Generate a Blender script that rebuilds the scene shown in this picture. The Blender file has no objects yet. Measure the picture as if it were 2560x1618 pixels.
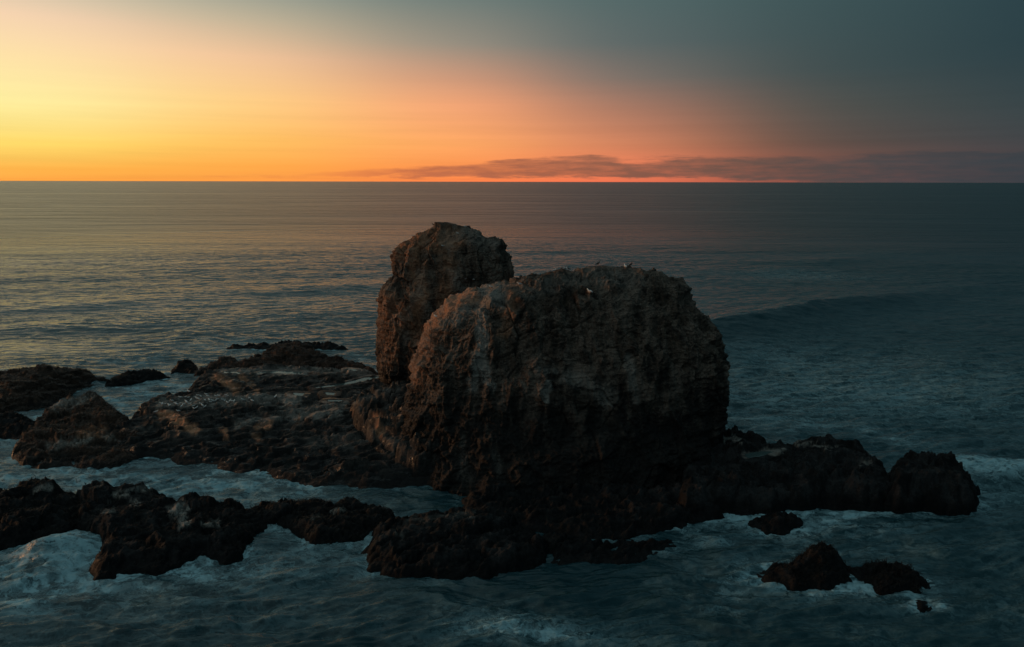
import bpy, math, random
import numpy as np
from mathutils import Vector, Matrix
from mathutils.bvhtree import BVHTree

R = math.radians
sc = bpy.context.scene
col = sc.collection

# ------------------------------------------------------------------ camera
CAM = Vector((0, 0, 40.0))
F = 24.0 / 36.0 * 2560.0            # focal length in photograph pixels
PITCH = R(11.75)
ROLL = R(0.11)
cd = bpy.data.cameras.new('camera')
cd.sensor_width = 36; cd.lens = 24; cd.clip_start = 0.5; cd.clip_end = 200000
cam = bpy.data.objects.new('camera', cd); col.objects.link(cam)
cam.matrix_world = (Matrix.Translation(CAM) @ Matrix.Rotation(math.pi / 2 - PITCH, 4, 'X')
                    @ Matrix.Rotation(ROLL, 4, 'Z'))
sc.camera = cam
sc.view_settings.view_transform = 'Standard'
sc.view_settings.look = 'None'
sc.view_settings.exposure = 0.0
sc.view_settings.gamma = 1.0
sc.cycles.max_bounces = 5
sc.cycles.use_denoising = True
sc.render.use_persistent_data = False
MW = cam.matrix_world.to_3x3()


def ray(px, py):
    return (MW @ Vector(((px - 1280) / F, -(py - 809) / F, -1))).normalized()


def onz(px, py, z=0.0):
    d = ray(px, py); t = (z - CAM.z) / d.z
    return CAM.x + d.x * t, CAM.y + d.y * t


def onY(px, py, Y):
    d = ray(px, py); t = Y / d.y
    return CAM.x + d.x * t, CAM.z + d.z * t


# ------------------------------------------------------------------ world
def s2l(c):
    return [((v / 255) / 12.92 if v / 255 <= 0.04045 else ((v / 255 + 0.055) / 1.055) ** 2.4) for v in c]


w = bpy.data.worlds.new('World'); sc.world = w; w.use_nodes = True
nt = w.node_tree; nt.nodes.clear()


class NB:
    """small node builder"""
    def __init__(s, nt): s.nt = nt
    def n(s, t, **kw):
        x = s.nt.nodes.new(t)
        for k, v in kw.items(): setattr(x, k, v)
        return x
    def link(s, a, b): s.nt.links.new(a, b)
    def put(s, sock, v):
        if isinstance(v, bpy.types.NodeSocket): s.link(v, sock)
        elif v is not None: sock.default_value = v
    def m(s, op, a, b=None, c=None, clamp=False):
        x = s.n('ShaderNodeMath', operation=op); x.use_clamp = clamp
        s.put(x.inputs[0], a); s.put(x.inputs[1], b); s.put(x.inputs[2], c)
        return x.outputs[0]
    def mr(s, v, a, b, c=0.0, d=1.0, smooth=False):
        x = s.n('ShaderNodeMapRange', interpolation_type='SMOOTHSTEP' if smooth else 'LINEAR')
        s.put(x.inputs[0], v)
        for i, q in enumerate((a, b, c, d)): s.put(x.inputs[i + 1], q)
        return x.outputs[0]
    def mix(s, f, a, b, blend='MIX'):
        x = s.n('ShaderNodeMix', data_type='RGBA', blend_type=blend)
        s.put(x.inputs[0], f); s.put(x.inputs[6], a); s.put(x.inputs[7], b)
        return x.outputs[2]
    def noise(s, vec, scale, detail=4, rough=0.55, dist=0.0, out=0):
        x = s.n('ShaderNodeTexNoise')
        s.put(x.inputs['Vector'], vec); s.put(x.inputs['Scale'], scale)
        x.inputs['Detail'].default_value = detail; x.inputs['Roughness'].default_value = rough
        x.inputs['Distortion'].default_value = dist
        return x.outputs[out]
    def mapping(s, vec, scale=(1, 1, 1), rot=(0, 0, 0), loc=(0, 0, 0)):
        x = s.n('ShaderNodeMapping'); s.put(x.inputs['Vector'], vec)
        x.inputs['Scale'].default_value = scale; x.inputs['Rotation'].default_value = rot
        x.inputs['Location'].default_value = loc
        return x.outputs[0]
    def ramp(s, v, stops, interp='LINEAR'):
        x = s.n('ShaderNodeValToRGB'); s.put(x.inputs[0], v)
        cr = x.color_ramp; cr.interpolation = interp
        while len(cr.elements) < len(stops): cr.elements.new(0.5)
        for e, (p, c) in zip(cr.elements, stops):
            e.position = p; e.color = (*c[:3], 1)
        return x.outputs[0]


b = NB(nt)
tc = b.n('ShaderNodeTexCoord')
sep = b.n('ShaderNodeSeparateXYZ'); b.link(tc.outputs['Generated'], sep.inputs[0])
az = b.m('MULTIPLY', b.m('ARCTAN2', sep.outputs[0], sep.outputs[1]), 180 / math.pi)
el = b.m('MULTIPLY', b.m('ARCSINE', sep.outputs[2]), 180 / math.pi)
ep = b.m('POWER', b.m('DIVIDE', b.m('MAXIMUM', el, 0.0), 90.0), 0.5)      # fine near the horizon


def P(e): return (max(e, 0) / 90.0) ** 0.5


# colour of the dusk sky by azimuth, each column by elevation in degrees
COLS = [
    (-110, [(0, (150, 100, 70)), (5, (160, 120, 90)), (14, (90, 95, 90)), (30, (42, 66, 78)), (90, (26, 52, 64))]),
    (-60, [(0, (255, 175, 60)), (3, (255, 215, 90)), (7, (255, 235, 150)), (11, (255, 215, 165)), (15, (190, 190, 165)), (28, (78, 104, 112)), (90, (26, 52, 64))]),
    (-36.5, [(0, (255, 152, 30)), (0.8, (255, 176, 48)), (2.5, (255, 220, 96)), (5.2, (255, 242, 160)), (8, (255, 226, 166)), (10.5, (248, 212, 176)), (13.5, (182, 188, 168)), (22, (92, 116, 118)), (40, (34, 60, 70)), (90, (24, 48, 60))]),
    (-20, [(0, (255, 150, 40)), (1.2, (255, 166, 48)), (3.2, (255, 190, 82)), (6, (255, 204, 124)), (9, (245, 196, 150)), (11.5, (196, 180, 150)), (14, (140, 155, 145)), (22, (72, 98, 104)), (40, (30, 56, 66)), (90, (22, 46, 58))]),
    (-6, [(0, (255, 118, 46)), (1, (255, 140, 56)), (3, (255, 162, 84)), (6, (246, 160, 108)), (8, (206, 148, 116)), (10.5, (148, 140, 126)), (14, (106, 122, 118)), (22, (58, 84, 88)), (40, (26, 52, 62)), (90, (20, 44, 56))]),
    (9, [(0, (248, 106, 62)), (1.2, (250, 124, 74)), (3, (222, 132, 90)), (5.5, (178, 122, 98)), (8, (124, 114, 106)), (10.5, (92, 104, 104)), (14, (82, 104, 104)), (22, (38, 68, 78)), (40, (20, 46, 56)), (90, (17, 40, 50))]),
    (22, [(0, (150, 82, 66)), (1.2, (136, 84, 68)), (3, (98, 80, 70)), (5.5, (84, 84, 78)), (8, (68, 82, 82)), (14, (64, 88, 90)), (22, (34, 62, 70)), (40, (15, 38, 48)), (90, (13, 34, 44))]),
    (37, [(0, (64, 66, 74)), (2, (62, 68, 74)), (5, (48, 66, 72)), (9, (36, 60, 68)), (14, (36, 62, 70)), (30, (22, 44, 54)), (90, (10, 28, 38))]),
    (80, [(0, (24, 42, 52)), (14, (16, 36, 46)), (90, (9, 25, 34))]),
]
WID = [34, 17, 11, 10, 10, 9, 11, 14, 30]
acc = None; wsum = None
for (a, stops), wd_ in zip(COLS, WID):
    c = b.ramp(ep, [(P(e), s2l(cc)) for e, cc in stops])
    g = b.m('DIVIDE', b.m('SUBTRACT', az, float(a)), float(wd_))
    g = b.m('ADD', b.m('EXPONENT', b.m('MULTIPLY', b.m('MULTIPLY', g, g), -1.0)), 1e-5)
    sc_ = b.n('ShaderNodeVectorMath', operation='SCALE'); b.put(sc_.inputs[0], c); b.put(sc_.inputs['Scale'], g)
    if acc is None: acc, wsum = sc_.outputs[0], g
    else:
        ad_ = b.n('ShaderNodeVectorMath', operation='ADD'); b.put(ad_.inputs[0], acc); b.put(ad_.inputs[1], sc_.outputs[0]); acc = ad_.outputs[0]
        wsum = b.m('ADD', wsum, g)
dv_ = b.n('ShaderNodeVectorMath', operation='SCALE'); b.put(dv_.inputs[0], acc); b.put(dv_.inputs['Scale'], b.m('DIVIDE', 1.0, wsum))
prev = dv_.outputs[0]
hs_ = b.n('ShaderNodeHueSaturation'); hs_.inputs['Saturation'].default_value = 0.96; b.link(prev, hs_.inputs['Color']); prev = hs_.outputs[0]
# behind the viewer and overhead the sky is an even slate blue
back = b.ramp(ep, [(0, s2l((62, 76, 80))), (0.4, s2l((76, 96, 102))), (1, s2l((110, 138, 142)))])
absaz = b.m('ABSOLUTE', az)
skyc = b.mix(b.mr(absaz, 100, 150, smooth=True), prev, back)
skyc = b.mix(b.mr(el, 14, 36, smooth=True), skyc, b.mix(b.mr(az, -40, 60, smooth=True), (*s2l((140, 158, 158)), 1), (*s2l((68, 100, 108)), 1)))
# ground half of the dome (never seen above the sea)
# low cloud bank along the horizon
cv = b.n('ShaderNodeCombineXYZ'); b.put(cv.inputs[0], b.m('MULTIPLY', az, 0.11)); b.put(cv.inputs[1], b.m('MULTIPLY', el, 1.1))
nz = b.noise(cv.outputs[0], 1.0, 7, 0.62)
cv2 = b.n('ShaderNodeCombineXYZ'); b.put(cv2.inputs[0], b.m('MULTIPLY', az, 0.35)); b.put(cv2.inputs[1], b.m('MULTIPLY', el, 2.6)); cv2.inputs[2].default_value = 4
nz2 = b.noise(cv2.outputs[0], 1.0, 6, 0.6)
rv = b.n('ShaderNodeValToRGB'); b.put(rv.inputs[0], b.mr(az, -30, 45))
cr = rv.color_ramp
TOPS = [(-30, .0), (-26, .3), (-18, .35), (-14, .7), (-11.5, 1.0), (-9, 1.2), (-3, 1.45), (2, 2.0), (6.5, 2.3), (9, 1.75), (13, 1.9), (22, 1.9), (30, 2.1), (45, 2.3)]
while len(cr.elements) < len(TOPS): cr.elements.new(0.5)
for e_, (a_, v_) in zip(cr.elements, TOPS):
    e_.position = (a_ + 30) / 75; e_.color = (v_ / 4,) * 3 + (1,)
top = b.m('ADD', b.m('MULTIPLY', rv.outputs[0], 4.0), b.m('MULTIPLY', b.m('SUBTRACT', nz, 0.5), 2.2))
up = b.mr(b.m('SUBTRACT', top, el), -0.12, 0.30, smooth=True)
low = b.mr(b.m('ADD', el, b.m('MULTIPLY', b.m('SUBTRACT', nz2, 0.5), 1.1)), b.mr(az, 14, 34, 0.15, -0.6), b.mr(az, 14, 34, 0.5, -0.2), smooth=True)
tex = b.mr(nz2, 0.3, 0.6, 0.5, 0.88)
cm = b.m('MULTIPLY', b.m('MULTIPLY', up, low), tex)
cm = b.m('MULTIPLY', cm, b.mr(az, -15, -9, 0.35, 1.0))
ccol = b.ramp(b.mr(az, -15, 40), [(0, s2l((222, 122, 72))), (0.2, s2l((172, 100, 74))), (0.42, s2l((122, 86, 72))), (0.6, s2l((92, 78, 72))), (0.8, s2l((66, 68, 72))), (1, s2l((46, 60, 68)))])
skyc = b.mix(cm, skyc, ccol)
# faint thin streaks in the bright part
cv3 = b.n('ShaderNodeCombineXYZ'); b.put(cv3.inputs[0], b.m('MULTIPLY', az, 0.045)); b.put(cv3.inputs[1], b.m('MULTIPLY', el, 1.6)); cv3.inputs[2].default_value = 9
st = b.mr(b.noise(cv3.outputs[0], 1.0, 5, 0.55), 0.3, 0.7, 0.95, 1.05)
st = b.mix(b.mr(el, 3, 9), st, (1, 1, 1, 1))
skyc = b.mix(1.0, skyc, st, 'MULTIPLY')
# physical twilight sky for the soft upper light
sky = b.n('ShaderNodeTexSky', sky_type='NISHITA'); sky.sun_disc = False
sky.sun_elevation = R(3.5); sky.sun_rotation = R(-68)
addn = b.mix(1.0, skyc, b.mix(1.0, sky.outputs[0], (0.0012, 0.0012, 0.0012, 1), 'MULTIPLY'), 'ADD')
bg = b.n('ShaderNodeBackground'); b.link(addn, bg.inputs[0]); bg.inputs[1].default_value = 1.0
wo = b.n('ShaderNodeOutputWorld'); b.link(bg.outputs[0], wo.inputs[0])

# the last glow of the sun, low on the left
sd = bpy.data.lights.new('sun', 'SUN'); sd.energy = 1.45; sd.angle = R(14); sd.color = (1.0, 0.48, 0.22)
sun = bpy.data.objects.new('sun', sd); col.objects.link(sun)
sa, se = R(-80), R(6)
sdir = Vector((math.sin(sa) * math.cos(se), math.cos(sa) * math.cos(se), math.sin(se)))
sun.rotation_euler = sdir.to_track_quat('Z', 'Y').to_euler()

# ------------------------------------------------------------------ noise in numpy
f32 = np.float32


def _hash(ix, iy, iz, seed):
    h = (ix * np.uint32(374761393) + iy * np.uint32(668265263) + iz * np.uint32(2246822519) + np.uint32(seed * 3266489917 & 0xffffffff))
    h ^= h >> np.uint32(13); h *= np.uint32(1274126177); h ^= h >> np.uint32(16)
    h *= np.uint32(2654435761); h ^= h >> np.uint32(15)
    return h


def pn(x, y, z, seed=0):
    x = np.asarray(x, f32); y = np.asarray(y, f32); z = np.asarray(z, f32)
    x, y, z = np.broadcast_arrays(x, y, z)
    fx = np.floor(x); fy = np.floor(y); fz = np.floor(z)
    dx, dy, dz = x - fx, y - fy, z - fz
    ix = fx.astype(np.int32).view(np.uint32) if fx.flags['C_CONTIGUOUS'] else np.ascontiguousarray(fx).astype(np.int32).view(np.uint32)
    iy = np.ascontiguousarray(fy).astype(np.int32).view(np.uint32)
    iz = np.ascontiguousarray(fz).astype(np.int32).view(np.uint32)
    u = dx * dx * dx * (dx * (dx * 6 - 15) + 10); v = dy * dy * dy * (dy * (dy * 6 - 15) + 10); ww = dz * dz * dz * (dz * (dz * 6 - 15) + 10)
    out = 0
    for a in (0, 1):
        for c in (0, 1):
            for e in (0, 1):
                h = _hash(ix + np.uint32(a), iy + np.uint32(c), iz + np.uint32(e), seed)
                gx = (h & np.uint32(1023)).astype(f32) / 511.5 - 1
                gy = ((h >> np.uint32(10)) & np.uint32(1023)).astype(f32) / 511.5 - 1
                gz = ((h >> np.uint32(20)) & np.uint32(1023)).astype(f32) / 511.5 - 1
                g = gx * (dx - a) + gy * (dy - c) + gz * (dz - e)
                out = out + g * (u if a else 1 - u) * (v if c else 1 - v) * (ww if e else 1 - ww)
    return out * 1.3


def fbm(x, y, z, o=4, seed=0, gain=0.5, ridge=False):
    s = 0; a = 1.0; t = 0; k = 1.0
    for i in range(o):
        n = pn(x * k, y * k, z * k, seed + i * 17)
        if ridge: n = 1 - 2 * np.abs(n) * 1.4
        s = s + a * n; t += a; a *= gain; k *= 2.03
    return s / t


def worley(x, y, z=None, seed=0):
    """angular blocks: distance to a block's edge and a random value and tilt per block"""
    x = np.asarray(x, f32); y = np.asarray(y, f32); three = z is not None
    z = np.asarray(z, f32) if three else np.zeros_like(x)
    fx, fy, fz = np.floor(x), np.floor(y), np.floor(z)
    F1 = np.full(x.shape, 9e9, f32); F2 = F1.copy(); rid = np.zeros_like(F1); t1 = rid.copy(); t2 = rid.copy()
    for a in (-1, 0, 1):
        for c in (-1, 0, 1):
            for e in ((-1, 0, 1) if three else (0,)):
                gx, gy, gz = fx + a, fy + c, fz + e
                h = _hash(gx.astype(np.int32).view(np.uint32), gy.astype(np.int32).view(np.uint32), gz.astype(np.int32).view(np.uint32), seed)
                jx = (h & np.uint32(1023)).astype(f32) / 1023; jy = ((h >> np.uint32(10)) & np.uint32(1023)).astype(f32) / 1023; jz = ((h >> np.uint32(20)) & np.uint32(1023)).astype(f32) / 1023
                dx, dy = x - gx - jx, y - gy - jy; dz = (z - gz - jz) if three else 0
                d = dx * dx + dy * dy + dz * dz
                up = d < F1
                F2 = np.where(up, F1, np.minimum(F2, d)); F1 = np.where(up, d, F1)
                rid = np.where(up, jz, rid); t1 = np.where(up, dx * (jx - 0.5) + dy * (jy - .5), t1)
    return np.sqrt(F2) - np.sqrt(F1), rid - 0.5, t1


def sstep(a, c, v):
    t = np.clip((v - a) / (c - a), 0, 1); return t * t * (3 - 2 * t)


# ------------------------------------------------------------------ mesh helpers
def mesh_np(name, V, Fq, mat, attrs=None, smooth=True):
    me = bpy.data.meshes.new(name)
    V = np.asarray(V, f32); Fq = np.asarray(Fq, np.int32)
    me.vertices.add(len(V)); me.vertices.foreach_set('co', V.ravel())
    k = Fq.shape[1]
    me.loops.add(Fq.size); me.loops.foreach_set('vertex_index', Fq.ravel())
    me.polygons.add(len(Fq)); me.polygons.foreach_set('loop_start', np.arange(0, Fq.size, k, dtype=np.int32))
    me.polygons.foreach_set('loop_total', np.full(len(Fq), k, np.int32))
    me.update(calc_edges=True)
    me.polygons.foreach_set('use_smooth', np.full(len(Fq), smooth))
    for an, av in (attrs or {}).items():
        a = me.attributes.new(an, 'FLOAT', 'POINT'); a.data.foreach_set('value', np.asarray(av, f32).ravel())
    me.materials.append(mat)
    return me


def link(name, me, parent=None):
    o = bpy.data.objects.new(name, me); col.objects.link(o)
    if parent: o.parent = parent
    return o


def tag(o, label=None, cat=None, group=None, kind=None):
    if label: o['label'] = label
    if cat: o['category'] = cat
    if group: o['group'] = group
    if kind: o['kind'] = kind
    return o


def grid_faces(nr, nc, wrap=False):
    r = np.arange(nr - 1)[:, None]; c = np.arange(nc if wrap else nc - 1)[None, :]
    c2 = (c + 1) % nc
    return np.stack([r * nc + c, r * nc + c2, (r + 1) * nc + c2, (r + 1) * nc + c], -1).reshape(-1, 4)


# ------------------------------------------------------------------ materials
def new_mat(name):
    m = bpy.data.materials.new(name); m.use_nodes = True
    m.node_tree.nodes.clear(); bb = NB(m.node_tree)
    o = bb.n('ShaderNodeOutputMaterial'); p = bb.n('ShaderNodeBsdfPrincipled')
    bb.link(p.outputs[0], o.inputs[0])
    return m, bb, p


def rock_material(name, dark, mid, light, wet_shade_top, wet_shade_col, bump=0.35):
    m, n, p = new_mat(name)
    g = n.n('ShaderNodeNewGeometry'); pos = g.outputs['Position']
    sp = n.n('ShaderNodeSeparateXYZ'); n.link(pos, sp.inputs[0])
    n1 = n.noise(n.mapping(pos, (1.6, 1.6, 0.5)), 0.3, 7, 0.62, 0.5); n2 = n.noise(n.mapping(pos, (1, 1, 0.45)), 0.9, 8, 0.65, 0.4)
    n3 = n.noise(pos, 5.0, 6, 0.7)
    c = n.mix(n.mr(n2, 0.36, 0.60, smooth=True), (*dark, 1), (*mid, 1))
    c = n.mix(n.mr(n.m('ADD', n1, n.m('MULTIPLY', n3, 0.35)), 0.60, 0.80, smooth=True), c, (*light, 1))
    c = n.mix(0.75, c, n.ramp(n3, [(0.3, (0.45,) * 3), (0.5, (1,) * 3), (0.72, (1.55,) * 3)]), 'MULTIPLY')
    # bird lime and bare pale stone
    at = n.n('ShaderNodeAttribute', attribute_name='pale')
    pm = n.m('MULTIPLY', at.outputs['Fac'], n.mr(n.m('ADD', n3, n2), 0.72, 1.05, smooth=True))
    c = n.mix(pm, c, (0.32, 0.29, 0.26, 1))
    at2 = n.n('ShaderNodeAttribute', attribute_name='ochre_glow')  # rusty stone, plus low sun glow painted on left faces
    c = n.mix(n.m('MULTIPLY', at2.outputs['Fac'], n.mr(n2, 0.25, 0.55)), c, (0.42, 0.20, 0.11, 1))
    # dark weed and wet zone towards the sea, plus base shade painted in
    zz = n.m('ADD', sp.outputs[2], n.m('MULTIPLY', n.m('SUBTRACT', n1, 0.5), wet_shade_top * 1.1))
    wet_shade = n.mr(zz, wet_shade_top * 0.35, wet_shade_top, 1.0, 0.0, smooth=True)
    wet_shade_mix = n.m('MULTIPLY', wet_shade, n.m('SUBTRACT', 1.0, n.m('MULTIPLY', at2.outputs['Fac'], 0.9)))
    wet_shade_mix = n.m('MULTIPLY', wet_shade_mix, n.m('SUBTRACT', 1.0, n.m('MULTIPLY', pm, 0.8)))
    c = n.mix(n.m('MULTIPLY', wet_shade_mix, 0.93), c, (*wet_shade_col, 1))
    n.put(p.inputs['Base Color'], c)
    if name == 'reef_rock':
        n.put(p.inputs['Roughness'], n.mr(n.noise(n.mapping(pos, (0.25, 0.9, 1.0), (0, 0, R(-16))), 1.1, 5, 0.6, 0.3), 0.53, 0.66, 0.88, 0.20, smooth=True))
    else: n.put(p.inputs['Roughness'], n.m('SUBTRACT', 0.92, n.m('MULTIPLY', wet_shade, n.mr(n2, 0.35, 0.6, 0.55, 0.1))))
    p.inputs['Specular IOR Level'].default_value = 0.14 if 'black' in name else (0.35 if name == 'reef_rock' else 0.28)
    vor = n.n('ShaderNodeTexVoronoi', feature='F1'); n.put(vor.inputs['Vector'], n.mapping(pos, (1, 1, 1.6))); vor.inputs['Scale'].default_value = 1.7
    hgt = n.m('ADD', n.m('MULTIPLY', n.noise(pos, 2.2, 10, 0.68, 0.3), 1.0), n.m('MULTIPLY', vor.outputs['Distance'], 0.25))
    bp = n.n('ShaderNodeBump'); bp.inputs['Strength'].default_value = 1.0; bp.inputs['Distance'].default_value = bump
    n.put(bp.inputs['Height'], hgt); n.link(bp.outputs[0], p.inputs['Normal'])
    return m


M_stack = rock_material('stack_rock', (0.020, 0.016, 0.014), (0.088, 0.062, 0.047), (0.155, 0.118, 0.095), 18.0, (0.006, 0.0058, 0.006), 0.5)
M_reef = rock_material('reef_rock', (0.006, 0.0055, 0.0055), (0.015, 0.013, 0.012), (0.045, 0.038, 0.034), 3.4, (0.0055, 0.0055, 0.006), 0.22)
M_kelprock = rock_material('weedy_rock', (0.018, 0.012, 0.009), (0.042, 0.025, 0.018), (0.062, 0.037, 0.027), 1.6, (0.008, 0.0065, 0.006), 0.35)


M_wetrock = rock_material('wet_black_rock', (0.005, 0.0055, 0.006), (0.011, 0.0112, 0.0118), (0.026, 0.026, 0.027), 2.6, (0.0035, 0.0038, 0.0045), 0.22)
m, n, p = new_mat('kelp')
g = n.n('ShaderNodeNewGeometry')
n.put(p.inputs['Base Color'], n.mix(n.noise(g.outputs['Position'], 1.2, 4), (0.018, 0.010, 0.007, 1), (0.060, 0.030, 0.017, 1)))
p.inputs['Roughness'].default_value = 0.6
M_kelp = m
m, n, p = new_mat('black_kelp')
g = n.n('ShaderNodeNewGeometry')
n.put(p.inputs['Base Color'], n.mix(n.noise(g.outputs['Position'], 1.2, 4), (0.005, 0.0045, 0.004, 1), (0.016, 0.012, 0.010, 1)))
p.inputs['Roughness'].default_value = 0.6; p.inputs['Specular IOR Level'].default_value = 0.15
M_kelp_dark = m

# sea
SEA_DEEP = (0.006, 0.032, 0.041)
m, n, p = new_mat('sea_water')
g = n.n('ShaderNodeNewGeometry'); pos = g.outputs['Position']
sp = n.n('ShaderNodeSeparateXYZ'); n.link(pos, sp.inputs[0])
rot = (0, 0, R(-7))
# waves too fine for the mesh; crests run across the view
b1 = n.noise(n.mapping(pos, (0.32, 1.0, 1), rot), 1.3, 8, 0.62, 0.3)
b2 = n.noise(n.mapping(pos, (0.25, 0.8, 1), rot), 0.16, 6, 0.6, 0.2)
b3 = n.noise(n.mapping(pos, (0.2, 0.8, 1), rot), 0.03, 6, 0.6, 0.2)
dist = n.m('SQRT', n.m('ADD', n.m('MULTIPLY', sp.outputs[0], sp.outputs[0]), n.m('MULTIPLY', sp.outputs[1], sp.outputs[1])))
far = n.mr(dist, 250, 1200)
slick = n.noise(n.mapping(pos, (0.25, 1.0, 1), (0, 0, R(-4))), 0.006, 5, 0.6, 0.5)
slick2 = n.mr(slick, 0.42, 0.66, 1.0, 0.35, smooth=True)
slick3 = n.noise(n.mapping(pos, (0.05, 1.0, 1), (0, 0, R(-3))), 0.0035, 4, 0.55, 0.3)
slick2 = n.m('MULTIPLY', slick2, n.mr(slick3, 0.58, 0.64, 1.0, 0.25, smooth=True))
hh = n.m('ADD', n.m('MULTIPLY', b1, n.mr(dist, 70, 200, 0.16, 0.34)), n.m('MULTIPLY', n.m('MULTIPLY', b2, n.mr(dist, 120, 400)), 3.6))
hh = n.m('ADD', hh, n.m('MULTIPLY', n.m('MULTIPLY', b3, far), 14.0))
sk_ = n.n('ShaderNodeAttribute', attribute_name='slick')
hh = n.m('MULTIPLY', hh, n.m('SUBTRACT', 1.0, n.m('MULTIPLY', sk_.outputs['Fac'], 0.8)))
hh = n.m('MULTIPLY', n.m('MULTIPLY', hh, slick2), n.mr(dist, 900, 9000, 1.0, 0.8))
bp = n.n('ShaderNodeBump'); bp.inputs['Strength'].default_value = 1.0; bp.inputs['Distance'].default_value = 1.0
n.put(bp.inputs['Height'], hh)
# foam: mesh density x drawn-out lace
af = n.n('ShaderNodeAttribute', attribute_name='foam')
wv = n.n('ShaderNodeVectorMath', operation='ADD')
n.put(wv.inputs[0], pos)
wn = n.n('ShaderNodeVectorMath', operation='SCALE'); n.put(wn.inputs[0], n.noise(pos, 0.35, 4, 0.6, out=1)); wn.inputs['Scale'].default_value = 4.5
n.put(wv.inputs[1], wn.outputs[0])
l1 = n.noise(n.mapping(wv.outputs[0], (0.5, 1.0, 1), rot), 1.1, 7, 0.62, 0.6)
l2 = n.noise(n.mapping(wv.outputs[0], (0.3, 1.0, 1), rot), 0.45, 8, 0.6, 0.9)
rid = n.m('SUBTRACT', 1.0, n.m('MULTIPLY', n.m('ABSOLUTE', n.m('SUBTRACT', l2, 0.5)), 9.0))
l3 = n.noise(n.mapping(wv.outputs[0], (0.22, 1.5, 1), rot), 2.6, 5, 0.6, 0.4)
lace = n.m('ADD', n.m('ADD', n.m('MULTIPLY', l1, 0.50), n.m('MULTIPLY', l3, 0.27)), n.m('MULTIPLY', n.m('MAXIMUM', rid, 0.0), 0.22))
fa = af.outputs['Fac']
lc = n.mr(n.m('SUBTRACT', lace, n.m('SUBTRACT', 0.91, n.m('MULTIPLY', fa, 0.56))), -0.07, 0.27, smooth=True)
l4 = n.noise(n.mapping(wv.outputs[0], (0.13, 1.0, 1), rot), 0.9, 6, 0.6, 0.5)
l5 = n.noise(n.mapping(wv.outputs[0], (0.10, 1.0, 1), (0, 0, R(-14))), 3.2, 5, 0.65, 0.3)
wash = n.m('MULTIPLY', n.mr(n.m('ADD', n.m('MULTIPLY', l4, 0.6), n.m('MULTIPLY', l5, 0.4)), 0.39, 0.63, 0.0, 1.0, smooth=True), n.m('MINIMUM', n.m('MULTIPLY', fa, 1.5), 1.0))
fm = n.m('MAXIMUM', n.m('MULTIPLY', wash, 0.62), n.m('MULTIPLY', lc, n.mr(fa, 0.1, 0.5)))
n.put(p.inputs['Base Color'], n.mix(fm, (*SEA_DEEP, 1), (0.25, 0.42, 0.47, 1)))
n.put(p.inputs['Roughness'], n.m('ADD', n.mr(dist, 60, 700, 0.12, 0.30), n.m('MULTIPLY', fm, 0.5)))
p.inputs['IOR'].default_value = 1.33
n.link(bp.outputs[0], p.inputs['Normal'])
M_sea = m

m, n, p = new_mat('pool_water')
g = n.n('ShaderNodeNewGeometry')
p.inputs['Base Color'].default_value = (0.05, 0.08, 0.08, 1); p.inputs['Roughness'].default_value = 0.08; p.inputs['IOR'].default_value = 1.5
bp = n.n('ShaderNodeBump'); bp.inputs['Distance'].default_value = 0.02; n.put(bp.inputs['Height'], n.noise(g.outputs['Position'], 3, 3)); n.link(bp.outputs[0], p.inputs['Normal'])
M_pool = m

# ------------------------------------------------------------------ sea stacks
def src_poly(pts): return pts


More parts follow.
